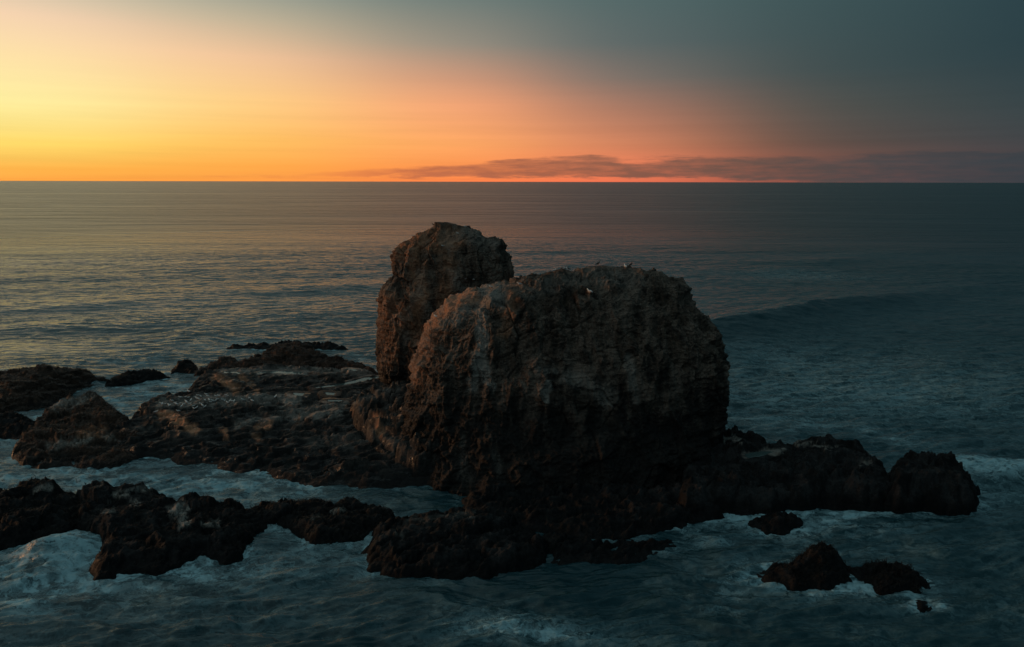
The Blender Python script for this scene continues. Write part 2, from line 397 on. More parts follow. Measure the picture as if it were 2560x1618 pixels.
def sea_stack(name, D0, left, right, front, back, mat, nth=1100, nz=330, seed=1, zbot=-2.0, expo=2.5, extra=None, amp=1.0, dip=(0.0, 0.0)):
    L = sorted([onY(x, y, D0)[::-1] for x, y in left]); Rr = sorted([onY(x, y, D0)[::-1] for x, y in right])
    Lz = np.array([q[0] for q in L]); Lx = np.array([q[1] for q in L])
    Rz = np.array([q[0] for q in Rr]); Rx = np.array([q[1] for q in Rr])
    zt = max(Lz[-1], Rz[-1])
    t = np.linspace(0, 1, nz)
    z = zt - (zt - zbot) * t ** 1.55
    xl = np.interp(z, Lz, Lx); xr = np.interp(z, Rz, Rx)
    k = 4   # gentle smoothing so the outline is not kinked
    xl = np.convolve(np.pad(xl, k, 'edge'), np.ones(2 * k + 1) / (2 * k + 1), 'valid'); xr = np.convolve(np.pad(xr, k, 'edge'), np.ones(2 * k + 1) / (2 * k + 1), 'valid')
    fz = np.array([q[0] for q in front]); fa = np.array([q[1] for q in front]); ba = np.array([q[1] for q in back]); bz = np.array([q[0] for q in back])
    fa = np.interp(z / zt, fz, fa); ba = np.interp(z / zt, bz, ba)
    th = np.linspace(0, 2 * np.pi, nth, endpoint=False)
    ct, st_ = np.cos(th), np.sin(th)
    cx = np.sign(ct) * np.abs(ct) ** (2 / expo); sy = np.sign(st_) * np.abs(st_) ** (2 / expo)
    X = (xl + xr)[:, None] / 2 + ((xr - xl) / 2)[:, None] * cx[None]
    Y = D0 + np.where(sy[None] < 0, fa[:, None], ba[:, None]) * sy[None]
    Z = np.repeat(z[:, None], nth, 1)
    Pp = np.stack([X, Y, Z], -1)
    du = np.roll(Pp, -1, 1) - np.roll(Pp, 1, 1); dv = np.gradient(Pp, axis=0)
    N = np.cross(du, dv); N /= np.linalg.norm(N, axis=-1, keepdims=True) + 1e-9
    cxn = N[..., 0] * (X - (xl + xr)[:, None] / 2) + N[..., 1] * (Y - D0)
    if cxn.mean() < 0: N = -N
    x, y, zz = X.ravel(), Y.ravel(), Z.ravel()
    s = seed * 101
    wx = fbm(x / 9, y / 9, zz / 9, 3, s) * 3; wz = fbm(x / 9, y / 9, zz / 9, 3, s + 5) * 3
    big = fbm(x / 11, y / 11, zz / 14, 3, s + 9)
    flute = fbm((x + wx) / 3.6, (y + wx) / 3.6, (zz + wz) / 13, 4, s + 20, ridge=True)
    crag = fbm((x + wx) / 2.4, (y + wx) / 2.4, (zz + wz) / 2.2, 5, s + 40, 0.58)
    fine = fbm(x / 0.7, y / 0.7, zz / 0.55, 4, s + 60, 0.6, ridge=True)
    zs = zz + dip[0] * x + dip[1] * y + wz * 0.25
    strata = fbm(x / 9, y / 9, zs / 0.75, 3, s + 80, 0.6)
    sside = np.clip(0.4 + np.abs(N[..., 0].ravel()) * 0.8, 0, 1.2)
    d = amp * (big * 2.4 + flute * 1.25 + crag * 1.0 + fine * 0.25 + strata * 0.75 * sside)
    ex, rx_, tx = worley((x + wx * .6) / 3.0, (y + wx * .6) / 3.0, (zz + wz * .6 + dip[0] * 2 * x) / 4.2, s + 90)
    e2, r2, tx2 = worley((x + wx * .3) / 1.1, (y + wx * .3) / 1.1, (zs + wz * .3) / 0.8, s + 95)
    bm1 = np.clip(0.4 + 1.6 * pn(x / 8, y / 8, zz / 8, s + 97), 0, 1); bm2 = np.clip(0.4 + 1.8 * pn(x / 5, y / 5, zz / 5, s + 98), 0, 1)
    d = d + amp * (bm1 * (rx_ * 1.3 + tx * 1.2 - 0.35 * (1 - sstep(0, 0.10, ex))) + bm2 * (r2 * 0.4 - 0.08 * (1 - sstep(0, 0.12, e2))))
    fade = np.clip(t * 9, 0.12, 1).repeat(nth)
    d = d * fade - 0.95 * amp * fade
    if extra: d = d + extra(x, y, zz)
    Pn = Pp.reshape(-1, 3) + N.reshape(-1, 3) * d[:, None]
    Fq = grid_faces(nz, nth, True)
    # close the top with the middle of the first ring
    c = Pn[:nth].mean(0)
    V = np.vstack([Pn, c[None]])
    # vertex groups for pale stone
    cap = np.stack([np.full(nth // 2, len(Pn)), np.arange(0, nth, 2)[:nth // 2], (np.arange(0, nth, 2) + 1)[:nth // 2], (np.arange(0, nth, 2) + 2)[:nth // 2] % nth], -1)
    Fq = np.vstack([Fq, cap])
    return V, Fq, N.reshape(-1, 3), d


def seg_dist(px, py, ax, ay, bx, by):
    vx, vy = bx - ax, by - ay
    L = vx * vx + vy * vy + 1e-9
    t = np.clip(((px - ax) * vx + (py - ay) * vy) / L, 0, 1)
    return np.hypot(px - ax - t * vx, py - ay - t * vy), t


def screen(V):
    """photograph pixel at which a point shows - used to lay bird lime, bare patches and painted warm glow where the photo has them"""
    Mi = np.array(cam.matrix_world.inverted())
    q = V @ Mi[:3, :3].T + Mi[:3, 3]
    return 1280 + F * q[:, 0] / -q[:, 2], 809 - F * q[:, 1] / -q[:, 2]


def strokes(V, lst, seed=0):
    """soft mask along polylines given in photo pixels, fixed on the rock as an attribute"""
    X, Y = screen(V); out = np.zeros(len(V))
    jx = pn(V[:, 0] / 1.5, V[:, 1] / 1.5, V[:, 2] / 1.5, seed) * 14; jy = pn(V[:, 0] / 1.5 + 9, V[:, 1] / 1.5, V[:, 2] / 1.5, seed) * 14
    X = X + jx; Y = Y + jy
    for wdt, s, pts in lst:
        dd = 1e9
        for (a0, a1), (c0, c1) in zip(pts[:-1], pts[1:]):
            dd = np.minimum(dd, seg_dist(X, Y, a0, a1, c0, c1)[0])
        out = np.maximum(out, s * (1 - sstep(wdt * 0.35, wdt, dd)))
    return out


# front stack
FL = [(1500, 664), (1440, 671), (1380, 681), (1300, 696), (1292, 712), (1220, 722), (1150, 737), (1105, 760), (1062, 805), (1045, 860), (1024, 930), (1014, 960), (1008, 1010), (1005, 1060), (1003, 1130), (1000, 1200), (998, 1400)]
FR = [(1510, 664), (1580, 668), (1650, 682), (1700, 702), (1718, 715), (1728, 755), (1760, 785), (1795, 820), (1806, 850), (1820, 890), (1818, 925), (1812, 985),
      (1800, 1040), (1782, 1080), (1770, 1130), (1765, 1180), (1768, 1260), (1770, 1400)]
V, Fq, N, d = sea_stack('x', 98.0, FL, FR,
    front=[(-0.1, 17.5), (0.0, 17), (0.15, 15.0), (0.3, 12.5), (0.6, 10.5), (0.8, 8.0), (0.92, 5.0), (0.98, 2.4), (1.0, 0.8)],
    back=[(-0.1, 15), (0.3, 13), (0.7, 11), (0.9, 7), (0.98, 3), (1.0, 0.8)], mat=None, seed=3, nth=1500, nz=430, amp=0.85, dip=(-0.12, 0.05))
pale = strokes(V, [(34, 0.75, [(1060, 800), (1100, 765), (1160, 742), (1240, 728)]), (46, 0.55, [(1110, 790), (1180, 755), (1250, 740)]),
                   (20, 0.85, [(1200, 780), (1210, 850), (1205, 900), (1228, 970)]), (18, 0.75, [(1198, 880), (1180, 970)]), (40, 0.35, [(1020, 930), (1060, 860)]),
                   (13, 0.9, [(1368, 955), (1364, 1005)]), (26, 0.45, [(1420, 940), (1460, 965), (1530, 985)]), (18, 0.5, [(1570, 900), (1592, 1000)]), (14, .5, [(1500, 985), (1520, 1010)]), (16, .45, [(1340, 930), (1385, 925)]), (14, .4, [(1160, 1090), (1150, 1180)]), (14, .4, [(1235, 1120), (1250, 1180)]),
                   (30, 0.25, [(1300, 730), (1480, 690), (1600, 700)]), (26, 0.3, [(1150, 1130), (1160, 1200)])], 5)
ochre_glow = strokes(V, [(30, 0.8, [(1065, 810), (1120, 755), (1180, 738)]), (45, 0.45, [(1040, 940), (1050, 880), (1070, 850)]), (22, 0.5, [(1280, 740), (1262, 830)]),
                    (24, 0.45, [(940, 1030), (946, 1090)]), (18, 0.5, [(868, 1030), (866, 1060)])], 8)
stack_front = tag(link('sea_stack', mesh_np('sea_stack', V, Fq, M_stack, {'pale': pale, 'ochre_glow': ochre_glow})),
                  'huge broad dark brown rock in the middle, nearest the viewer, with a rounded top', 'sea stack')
bvh_front = (V, Fq)

# rear stack
RL = [(1085, 556), (1078, 562), (1050, 574), (1018, 598), (988, 622), (982, 660), (972, 690), (957, 712), (949, 735), (952, 770), (948, 830), (944, 880), (944, 915), (952, 940), (950, 1000), (948, 1150)]
RR = [(1120, 555), (1150, 560), (1195, 575), (1210, 588), (1262, 606), (1270, 640), (1278, 670), (1283, 705), (1290, 800), (1300, 900), (1305, 1150)]
V, Fq, N, d = sea_stack('x', 127.0, RL, RR,
    front=[(-0.1, 10), (0.2, 9), (0.6, 7.8), (0.85, 5.5), (0.95, 3.0), (1.0, 0.8)],
    back=[(-0.1, 12), (0.6, 10), (0.85, 7), (0.95, 4), (1.0, 0.8)], mat=None, seed=8, nth=1000, nz=380, amp=0.72, dip=(0.05, 0.0))
pale = strokes(V, [(16, 0.6, [(1050, 680), (1052, 720), (1030, 760), (1020, 790), (985, 800)]), (20, 0.55, [(1110, 590), (1150, 585), (1120, 610)]),
                   (16, 0.4, [(1130, 680), (1140, 710), (1165, 735)]), (30, 0.3, [(1180, 590), (1230, 620)])], 15)
ochre_glow = strokes(V, [(45, 0.6, [(1000, 630), (1060, 600), (1130, 600)]), (34, 0.6, [(1040, 660), (1050, 740), (1010, 800)]), (40, 0.5, [(975, 760), (970, 900)]), (30, 0.45, [(1120, 650), (1110, 760)]),
                    (26, 0.5, [(1040, 790), (1040, 900)])], 18)
stack_rear = tag(link('sea_stack', mesh_np('sea_stack', V, Fq, M_stack, {'pale': pale, 'ochre_glow': ochre_glow})),
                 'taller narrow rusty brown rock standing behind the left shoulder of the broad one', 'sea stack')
bvh_rear = (V, Fq)

# ------------------------------------------------------------------ low rocks as height fields
REEFS = []      # polygons in world metres, for the surf


def poly_sd(px, py, poly):
    """signed distance, positive inside"""
    inside = np.zeros(px.shape, bool); dd = np.full(px.shape, 1e9)
    n_ = len(poly)
    for i in range(n_):
        ax, ay = poly[i]; bx, by = poly[(i + 1) % n_]
        dd = np.minimum(dd, seg_dist(px, py, ax, ay, bx, by)[0])
        cond = ((ay > py) != (by > py)) & (px < (bx - ax) * (py - ay) / (by - ay + 1e-12) + ax)
        inside ^= cond
    return np.where(inside, dd, -dd)


def reef(name, top, bottom, ztop, label, cat='rock', mat=M_reef, edge=0.9, cell=0.2, seed=1, rough=1.0, step=0.55, dip=(0.04, 0.10), ctrl=(), pools=(), back=1.2, kelp=0, pale=(), ochre_glow=(), group=None, hollow=(), saw=0.5, block=1.0, grow=0.25):
    zt = list(ztop) if hasattr(ztop, '__len__') else [ztop] * len(top)
    if name == 'foreground_rock': zt = [q * 0.8 for q in zt]; ctrl = [(a, c, q * 0.75) for a, c, q in ctrl]
    TP = [(*onz(x, y, z * 0.85), z) for (x, y), z in zip(top, zt)]
    CP = TP + [(*onz(x, y, z), z) for x, y, z in ctrl]
    poly = [(x, y + back) for x, y, z in TP] + [onz(x, y, 0.0) for x, y in bottom]
    poly = [tuple(q) for q in poly]
    REEFS.append((poly, max(zt)))
    xs = [q[0] for q in poly]; ys = [q[1] for q in poly]
    gx = np.arange(min(xs) - 2.5, max(xs) + 2.5, cell); gy = np.arange(min(ys) - 2.5, max(ys) + 2.5, cell)
    X, Y = np.meshgrid(gx, gy); sh = X.shape; x, y = X.ravel(), Y.ravel()
    s = seed * 131
    wx = fbm(x / 3.5, y / 3.5, 0, 4, s, 0.6) * 1.6 * rough; wy = fbm(x / 3.5 + 40, y / 3.5, 0, 4, s + 3, 0.6) * 1.6 * rough
    sd_ = poly_sd(x + wx, y + wy, poly) + grow
    num = 0; den = 0
    for cx_, cy_, cz_ in CP:
        wgt = 1 / ((x - cx_) ** 2 + (y - cy_) ** 2 + 1.5) ** 1.5
        num = num + wgt * cz_; den = den + wgt
    H = num / den
    prof = 1 - np.exp(-np.maximum(sd_, 0) / edge)
    big = fbm(x / 6, y / 6, 0.3, 4, s + 7, 0.55)
    h = H * prof * (0.92 + 0.30 * big) + np.minimum(sd_, 0) * 0.9 - 0.05
    # slabs: bedding planes dipping away, broken into steps
    inside = sstep(0, 2.0, sd_)
    ca_, sa2 = math.cos(R(16)), math.sin(R(16))
    uu = x * ca_ + y * sa2; vv = -x * sa2 + y * ca_
    for PP, AA, sq in ((4.6, saw, 0), (1.7, saw * 0.42, 5)):
        ph = (vv + fbm(uu / 11, vv / 6, 3 + sq, 3, s + 21) * PP * 1.7 + wx * 0.5) / PP
        fr_ = ph - np.floor(ph)
        md_ = np.clip(0.55 + 1.6 * pn(uu / 9, np.floor(ph) * 3.7, 1.0 + sq, s + 23), 0, 1.3)
        h = h + inside * AA * md_ * (sstep(0, 0.10, fr_) - fr_ - 0.35)
    q = h + dip[0] * x + dip[1] * y + fbm(x / 5, y / 5, 2.0, 3, s + 11) * 0.8
    fr = q / step - np.floor(q / step)
    q2 = (np.floor(q / step) + sstep(0.36, 0.64, fr) * 1.0) * step
    h = h + (q2 - q) * 0.95 * inside
    jx_ = fbm(x / 2, y / 2, 5, 3, s + 31) * 1.1; jy_ = fbm(x / 2, y / 2, 8, 3, s + 33) * 1.1
    for (SU, SV, A) in ((5.5, 2.3, 1.0), (1.9, 0.85, 0.42)):
        ed, rd, tl = worley((uu + jx_) / SU, (vv + jy_) / SV, None, s + int(SU * 10))
        h = h + sstep(-0.3, 1.2, sd_) * block * A * (rd * 0.9 + tl * 0.9 - 0.35 * (1 - sstep(0, 0.10, ed)))
    h = h + inside * rough * (fbm(x / 1.6, y / 1.1, 0, 5, s + 13, 0.6) * 0.45 + fbm(x / 0.6, y / 0.6, 0, 4, s + 15, 0.6, ridge=True) * 0.16)
    h = h + inside * rough * np.maximum(fbm(x / 3.2, y / 2.2, 4, 3, s + 17, 0.5, ridge=True) - 0.35, 0) * 1.0
    for (hx, hy, hz, hr, dep) in hollow:
        wx_, wy_ = onz(hx, hy, hz); h = h - dep * np.exp(-((x - wx_) ** 2 + (y - wy_) ** 2) / hr ** 2)
    pool_objs = []
    for pi, (ppts, pz) in enumerate(pools):
        pw = [onz(a, c, pz) for a, c in ppts]
        pd = poly_sd(x + wx * 0.35, y + wy * 0.35, pw)
        t_ = sstep(-0.5, 0.25, pd)
        h = h * (1 - t_) + (pz - 0.18) * t_
        rim = np.exp(-((pd + 0.45) / 0.5) ** 2)
        h = np.where((pd < 0.0) & (pd > -1.3), np.maximum(h, pz + 0.06 * rim), h)
        pool_objs.append((pw, pz))
    V = np.stack([x, y, h], -1)
    Fq = grid_faces(*sh)
    keep = (h[Fq].max(1) > -1.0) & (sd_[Fq].max(1) > -2.0)
    Fq = Fq[keep]
    used = np.unique(Fq); remap = np.full(len(V), -1); remap[used] = np.arange(len(used))
    V2 = V[used]; F2 = remap[Fq]
    at = {'pale': strokes(V2, pale, s) if pale else np.zeros(len(V2)), 'ochre_glow': strokes(V2, ochre_glow, s + 1) if ochre_glow else np.zeros(len(V2))}
    me = mesh_np(name, V2, F2, mat, at)
    o = tag(link(name, me), label, cat, group)
    for pw, pz in pool_objs:
        cxp = sum(a for a, c in pw) / len(pw); cyp = sum(c for a, c in pw) / len(pw)
        pv = [(cxp + (a - cxp) * 1.06 + math.copysign(.12, a - cxp), cyp + (c - cyp) * 1.06 + math.copysign(.12, c - cyp), pz) for a, c in pw]
        pm = bpy.data.meshes.new('tide_pool'); pm.from_pydata(pv, [], [list(range(len(pv)))]); pm.materials.append(M_pool)
        tag(link('tide_pool', pm), kind='structure')
    if kelp:
        add_kelp(o, V2, kelp, seed, M_kelp if mat is M_kelprock else M_kelp_dark)
    BV.append((V2, F2))
    return o


def add_kelp(o, V, count, seed, kmat):
    rg = np.random.default_rng(seed)
    cand = V[(V[:, 2] > 0.15)]
    idx = rg.integers(0, len(cand), count)
    B = cand[idx] + rg.normal(0, 0.05, (count, 3))
    dens = pn(B[:, 0] / 2.5, B[:, 1] / 2.5, B[:, 2] / 2.5, seed + 3)
    B = B[dens > -0.12]; k = len(B)
    ang = rg.uniform(0, 2 * np.pi, k); L = rg.uniform(0.25, 0.75, k); wd = rg.uniform(0.02, 0.05, k)
    ux, uy = np.cos(ang), np.sin(ang)
    pts = []
    for j, (a_, hh_) in enumerate([(0, 0.0), (0.45, 0.32), (1.0, 0.12)]):
        c = B + np.stack([ux * L * a_, uy * L * a_, L * hh_ * 1.1], -1)
        wj = wd * (1 - 0.75 * j / 2)
        pts.append(c + np.stack([-uy * wj, ux * wj, wj * 0], -1)); pts.append(c - np.stack([-uy * wj, ux * wj, wj * 0], -1))
    V3 = np.stack(pts, 1).reshape(-1, 3)
    base = np.arange(k)[:, None] * 6
    F3 = np.concatenate([base + np.array([[0, 1, 3, 2]]), base + np.array([[2, 3, 5, 4]])])
    ko = link('seaweed', mesh_np('seaweed', V3, F3, kmat, smooth=False), o)
    tag(ko, kind='stuff')


BV = [bvh_front, bvh_rear]

reef('rock_platform',
     top=[(290, 1060), (325, 1030), (345, 1005), (400, 988), (448, 988), (449, 975), (470, 950), (505, 925), (600, 918), (780, 915), (930, 925), (960, 940), (1060, 960)],
     bottom=[(1120, 1215), (1002, 1217), (919, 1221), (864, 1217), (781, 1215), (726, 1206), (690, 1197), (657, 1187), (602, 1184), (569, 1179), (533, 1168), (450, 1162), (400, 1148), (359, 1150), (310, 1165), (280, 1130), (275, 1085)],
     ztop=[1.6, 1.9, 2.2, 2.3, 2.4, 2.6, 2.6, 2.6, 2.7, 2.8, 3.2, 3.5, 4.5],
     ctrl=[(420, 1010, 2.8), (480, 1010, 3.0), (560, 1005, 3.0), (640, 1000, 3.0), (700, 985, 3.0), (800, 960, 3.0), (880, 950, 3.1), (470, 1055, 3.4), (488, 1075, 2.8), (600, 1045, 3.0), (700, 1030, 3.2), (800, 1025, 3.6), (860, 1020, 4.2),
           (500, 1115, 1.6), (560, 1110, 1.7), (660, 1100, 2.0), (760, 1090, 2.4), (850, 1090, 2.8), (520, 1150, 1.2), (600, 1150, 1.2), (700, 1160, 1.3), (800, 1170, 1.5), (440, 1125, 1.4), (380, 1090, 1.6), (350, 1120, 1.5), (900, 1170, 2.0), (560, 960, 3.4), (610, 950, 3.2)],
     pools=[([(955, 942), (957, 948), (918, 951), (880, 959), (830, 967), (790, 970), (790, 968), (850, 960), (888, 951), (912, 944)], 3.1), ([(732, 982), (760, 984), (755, 990), (738, 989)], 3.2),
            ([(812, 981), (838, 983), (835, 988), (816, 987)], 3.3), ([(720, 928), (760, 930), (750, 936), (690, 933), (640, 934), (660, 929)], 2.7), ([(560, 929), (610, 931), (595, 937), (560, 935)], 2.6),
            ([(868, 922), (890, 924), (905, 933), (880, 930)], 2.8), ([(820, 1000), (862, 1001), (850, 1004), (822, 1004)], 3.3)],
     label='wide dark rock shelf with stepped slabs, tide pools and gulls, left of the big stacks', cat='rock shelf', cell=0.16, seed=21, edge=1.1, step=0.6, dip=(-0.05, 0.14), rough=0.38, saw=1.1, block=0.55,
     pale=[(20, 0.6, [(405, 1012), (480, 1003), (560, 1000), (640, 996), (740, 1000)]), (14, 0.5, [(560, 928), (700, 926), (830, 925), (940, 932)]), (12, 0.5, [(590, 1060), (680, 1048), (800, 1036), (850, 1030)]),
           (12, 0.4, [(700, 1030), (860, 1010)]), (10, .4, [(310, 1080), (370, 1070)]), (20, .2, [(780, 1110), (920, 1090)])],
     ochre_glow=[(16, 1.0, [(400, 1035), (440, 1045), (470, 1068), (488, 1075)]), (16, 0.9, [(540, 945), (570, 960), (592, 968)]), (12, 0.8, [(605, 940), (615, 952)]), (14, .8, [(560, 1078), (566, 1095)]),
            (14, .8, [(650, 1070), (672, 1060)]), (12, .7, [(636, 1090), (645, 1095)]), (10, .8, [(630, 965), (640, 975)])])

reef('rock_buttress', top=[(866, 1022), (880, 1008), (905, 990), (945, 972), (985, 962), (1030, 955), (1090, 960)],
     bottom=[(1120, 1205), (1060, 1210), (1000, 1195), (940, 1165), (900, 1130), (870, 1085), (862, 1055)], ztop=[5.5, 6.2, 7.2, 8.2, 9.0, 9.5, 9.5],
     ctrl=[(900, 1030, 5.8), (950, 1020, 7.0), (1000, 1010, 8.0), (930, 1090, 4.0), (1000, 1100, 5.0), (960, 1130, 3.6), (1040, 1150, 4.5)],
     label='steep broken step of dark rock at the left foot of the broad stack', cat='rock', seed=75, edge=0.5, cell=0.13, step=1.3, rough=0.8, block=1.5,
     pale=[(12, .2, [(880, 1010), (950, 985), (1000, 970)]), (20, .15, [(930, 1080), (990, 1110)])], ochre_glow=[(13, 1.0, [(866, 1030), (868, 1058)]), (13, .9, [(944, 1045), (948, 1090)])])
reef('weedy_rock', top=[(480, 925), (505, 911), (533, 893), (571, 892), (596, 900), (643, 875), (676, 861), (726, 853), (762, 853), (781, 861), (798, 875), (825, 886), (864, 889), (897, 900), (919, 911), (947, 926)],
     bottom=[(945, 942), (900, 938), (800, 934), (700, 936), (600, 938), (520, 938), (485, 938)],
     ztop=[1.2, 1.8, 2.6, 2.6, 2.6, 3.6, 4.2, 4.6, 4.6, 4.4, 3.8, 3.4, 3.3, 3.0, 2.8, 2.5], label='long low reddish brown weedy rock at the back of the shelf', mat=M_kelprock, seed=31, edge=2.6, rough=0.8, step=0.8, kelp=26000, back=2.5)
reef('weedy_rock', top=[(-60, 905), (0, 911), (55, 911), (110, 899), (144, 901), (221, 908), (243, 922), (257, 948)],
     bottom=[(240, 962), (205, 978), (150, 1000), (110, 1022), (60, 1032), (0, 1042), (-60, 1050)], ztop=[4.5, 4.6, 4.8, 5.2, 5.2, 4.6, 3.8, 1.5],
     label='big smooth reddish brown weedy hump at the far left edge', mat=M_kelprock, seed=33, edge=3.5, rough=0.6, step=0.9, kelp=32000, back=2.0, cell=0.22)
reef('weedy_rock', top=[(120, 1015), (165, 995), (201, 983), (229, 977), (257, 995), (290, 1022), (300, 1041), (345, 1062)],
     bottom=[(385, 1115), (350, 1152), (298, 1169), (248, 1174), (193, 1170), (152, 1166), (97, 1173), (55, 1163), (36, 1148), (42, 1110), (90, 1060)], ztop=[1.6, 1.9, 2.1, 2.2, 2.0, 1.8, 1.7, 1.6],
     ctrl=[(200, 1075, 1.5), (280, 1090, 1.4), (120, 1120, 1.3), (250, 1130, 1.2), (180, 1040, 1.5), (120, 1080, 1.6), (90, 1140, 1.3)],
     label='brown weedy rock between the left hump and the shelf, pale streaks across it', mat=M_kelprock, seed=35, edge=1.3, rough=1.0, block=1.6, kelp=14000, back=1.0,
     pale=[(14, .8, [(130, 1012), (190, 1005), (225, 992)]), (12, .8, [(120, 1115), (180, 1108), (230, 1090)]), (8, .6, [(250, 1080), (285, 1102)])], ochre_glow=[(16, .7, [(200, 1085), (250, 1075)])])
reef('low_rock', top=[(-50, 1050), (0, 1047), (40, 1041), (85, 1052), (108, 1070)], bottom=[(115, 1085), (60, 1100), (0, 1096), (-50, 1096)], ztop=1.8,
     label='small black rock at the left edge below the big weedy hump', seed=37, mat=M_wetrock, kelp=1000)
reef('low_rock', top=[(259, 952), (276, 941), (304, 936), (331, 930), (370, 927), (400, 928), (414, 936)], bottom=[(386, 948), (331, 960), (290, 970), (265, 968)], ztop=1.2,
     label='low black ridge of rock in the surf right of the left hump', seed=39, mat=M_wetrock, edge=0.6, kelp=1000, back=0.8)
reef('low_rock', top=[(417, 925), (436, 912), (460, 906), (480, 910), (492, 922)], bottom=[(480, 932), (440, 930)], ztop=1.4, label='small dark rock just left of the long weedy rock', seed=41, mat=M_wetrock, edge=0.6, kelp=666, back=0.8)
reef('low_rock', top=[(560, 868), (600, 861), (650, 863), (690, 858), (780, 857), (830, 860), (858, 870)], bottom=[(840, 874), (760, 873), (660, 874), (590, 873)], ztop=0.9, label='thin flat rock awash behind the long weedy rock', seed=43, mat=M_wetrock, edge=0.6, back=1.5)

# foreground
PALE_FG = [(12, .9, [(92, 1224), (125, 1214)]), (8, .6, [(240, 1216), (255, 1212)]), (9, .7, [(285, 1237), (310, 1230), (370, 1220)]), (9, .8, [(328, 1259), (345, 1255)]), (9, .6, [(245, 1281), (285, 1272)]),
           (12, 1., [(425, 1275), (450, 1267), (465, 1268)]), (12, 1., [(430, 1285), (460, 1290)]), (10, 1., [(450, 1306), (470, 1302)]), (10, .8, [(505, 1312), (545, 1306)])]
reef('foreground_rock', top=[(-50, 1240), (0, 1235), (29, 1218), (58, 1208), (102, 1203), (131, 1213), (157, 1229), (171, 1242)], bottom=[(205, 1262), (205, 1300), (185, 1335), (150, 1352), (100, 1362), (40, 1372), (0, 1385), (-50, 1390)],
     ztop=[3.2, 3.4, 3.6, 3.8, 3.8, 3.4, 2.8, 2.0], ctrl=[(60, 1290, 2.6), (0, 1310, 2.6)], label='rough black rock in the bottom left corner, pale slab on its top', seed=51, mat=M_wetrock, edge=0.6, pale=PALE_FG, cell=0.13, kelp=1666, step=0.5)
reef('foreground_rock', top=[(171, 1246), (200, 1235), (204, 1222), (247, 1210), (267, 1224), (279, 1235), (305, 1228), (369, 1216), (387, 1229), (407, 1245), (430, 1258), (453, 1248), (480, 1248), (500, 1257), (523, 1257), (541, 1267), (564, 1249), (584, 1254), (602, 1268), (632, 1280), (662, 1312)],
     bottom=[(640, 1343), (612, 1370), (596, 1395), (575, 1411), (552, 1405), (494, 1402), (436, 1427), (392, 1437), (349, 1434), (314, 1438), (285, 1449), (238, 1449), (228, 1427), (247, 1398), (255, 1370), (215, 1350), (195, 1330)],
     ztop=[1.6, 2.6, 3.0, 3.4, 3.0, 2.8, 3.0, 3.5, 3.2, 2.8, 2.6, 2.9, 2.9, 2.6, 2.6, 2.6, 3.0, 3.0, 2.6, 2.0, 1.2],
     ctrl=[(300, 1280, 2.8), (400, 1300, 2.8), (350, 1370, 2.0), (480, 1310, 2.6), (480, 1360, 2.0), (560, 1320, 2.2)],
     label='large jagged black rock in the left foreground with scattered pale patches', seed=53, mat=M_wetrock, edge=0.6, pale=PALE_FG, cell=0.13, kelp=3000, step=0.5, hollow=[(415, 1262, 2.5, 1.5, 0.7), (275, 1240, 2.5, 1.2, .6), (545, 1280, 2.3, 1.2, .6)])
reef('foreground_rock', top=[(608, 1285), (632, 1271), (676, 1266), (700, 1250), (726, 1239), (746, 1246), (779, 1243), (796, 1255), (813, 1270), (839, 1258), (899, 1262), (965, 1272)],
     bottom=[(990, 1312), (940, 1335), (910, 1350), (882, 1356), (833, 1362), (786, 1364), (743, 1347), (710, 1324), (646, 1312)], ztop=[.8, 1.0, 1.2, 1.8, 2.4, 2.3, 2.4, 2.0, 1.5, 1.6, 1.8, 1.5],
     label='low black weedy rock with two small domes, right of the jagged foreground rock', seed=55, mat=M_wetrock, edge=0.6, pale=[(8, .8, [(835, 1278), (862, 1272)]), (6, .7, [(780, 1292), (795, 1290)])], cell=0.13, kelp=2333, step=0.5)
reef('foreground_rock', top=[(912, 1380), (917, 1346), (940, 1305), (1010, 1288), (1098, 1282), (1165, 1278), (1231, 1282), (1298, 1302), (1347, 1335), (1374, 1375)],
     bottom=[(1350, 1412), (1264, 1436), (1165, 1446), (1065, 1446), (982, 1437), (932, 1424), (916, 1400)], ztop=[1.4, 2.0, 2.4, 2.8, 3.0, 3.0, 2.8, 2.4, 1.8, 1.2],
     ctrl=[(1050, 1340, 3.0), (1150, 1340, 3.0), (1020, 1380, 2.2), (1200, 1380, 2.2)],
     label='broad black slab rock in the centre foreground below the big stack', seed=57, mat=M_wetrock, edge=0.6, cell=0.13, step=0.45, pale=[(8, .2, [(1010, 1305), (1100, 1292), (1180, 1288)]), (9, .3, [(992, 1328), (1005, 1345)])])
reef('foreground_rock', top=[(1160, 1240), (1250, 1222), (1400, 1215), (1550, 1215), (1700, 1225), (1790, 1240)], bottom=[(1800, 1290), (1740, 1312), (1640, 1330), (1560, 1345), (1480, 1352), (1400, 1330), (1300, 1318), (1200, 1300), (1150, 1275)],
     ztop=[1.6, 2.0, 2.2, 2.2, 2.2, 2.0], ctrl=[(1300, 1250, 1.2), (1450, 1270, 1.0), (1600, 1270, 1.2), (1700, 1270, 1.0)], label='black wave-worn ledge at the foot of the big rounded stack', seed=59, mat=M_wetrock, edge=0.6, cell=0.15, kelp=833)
reef('low_rock', top=[(1340, 1352), (1420, 1342), (1520, 1350), (1600, 1356), (1680, 1350)], bottom=[(1690, 1368), (1600, 1400), (1480, 1412), (1380, 1402)], ztop=0.7, mat=M_wetrock,  # rock added where the water only mirrors the dark stack
     label='flat black shoal added for the dark reflection below the foot of the broad stack', seed=73, cell=0.13)
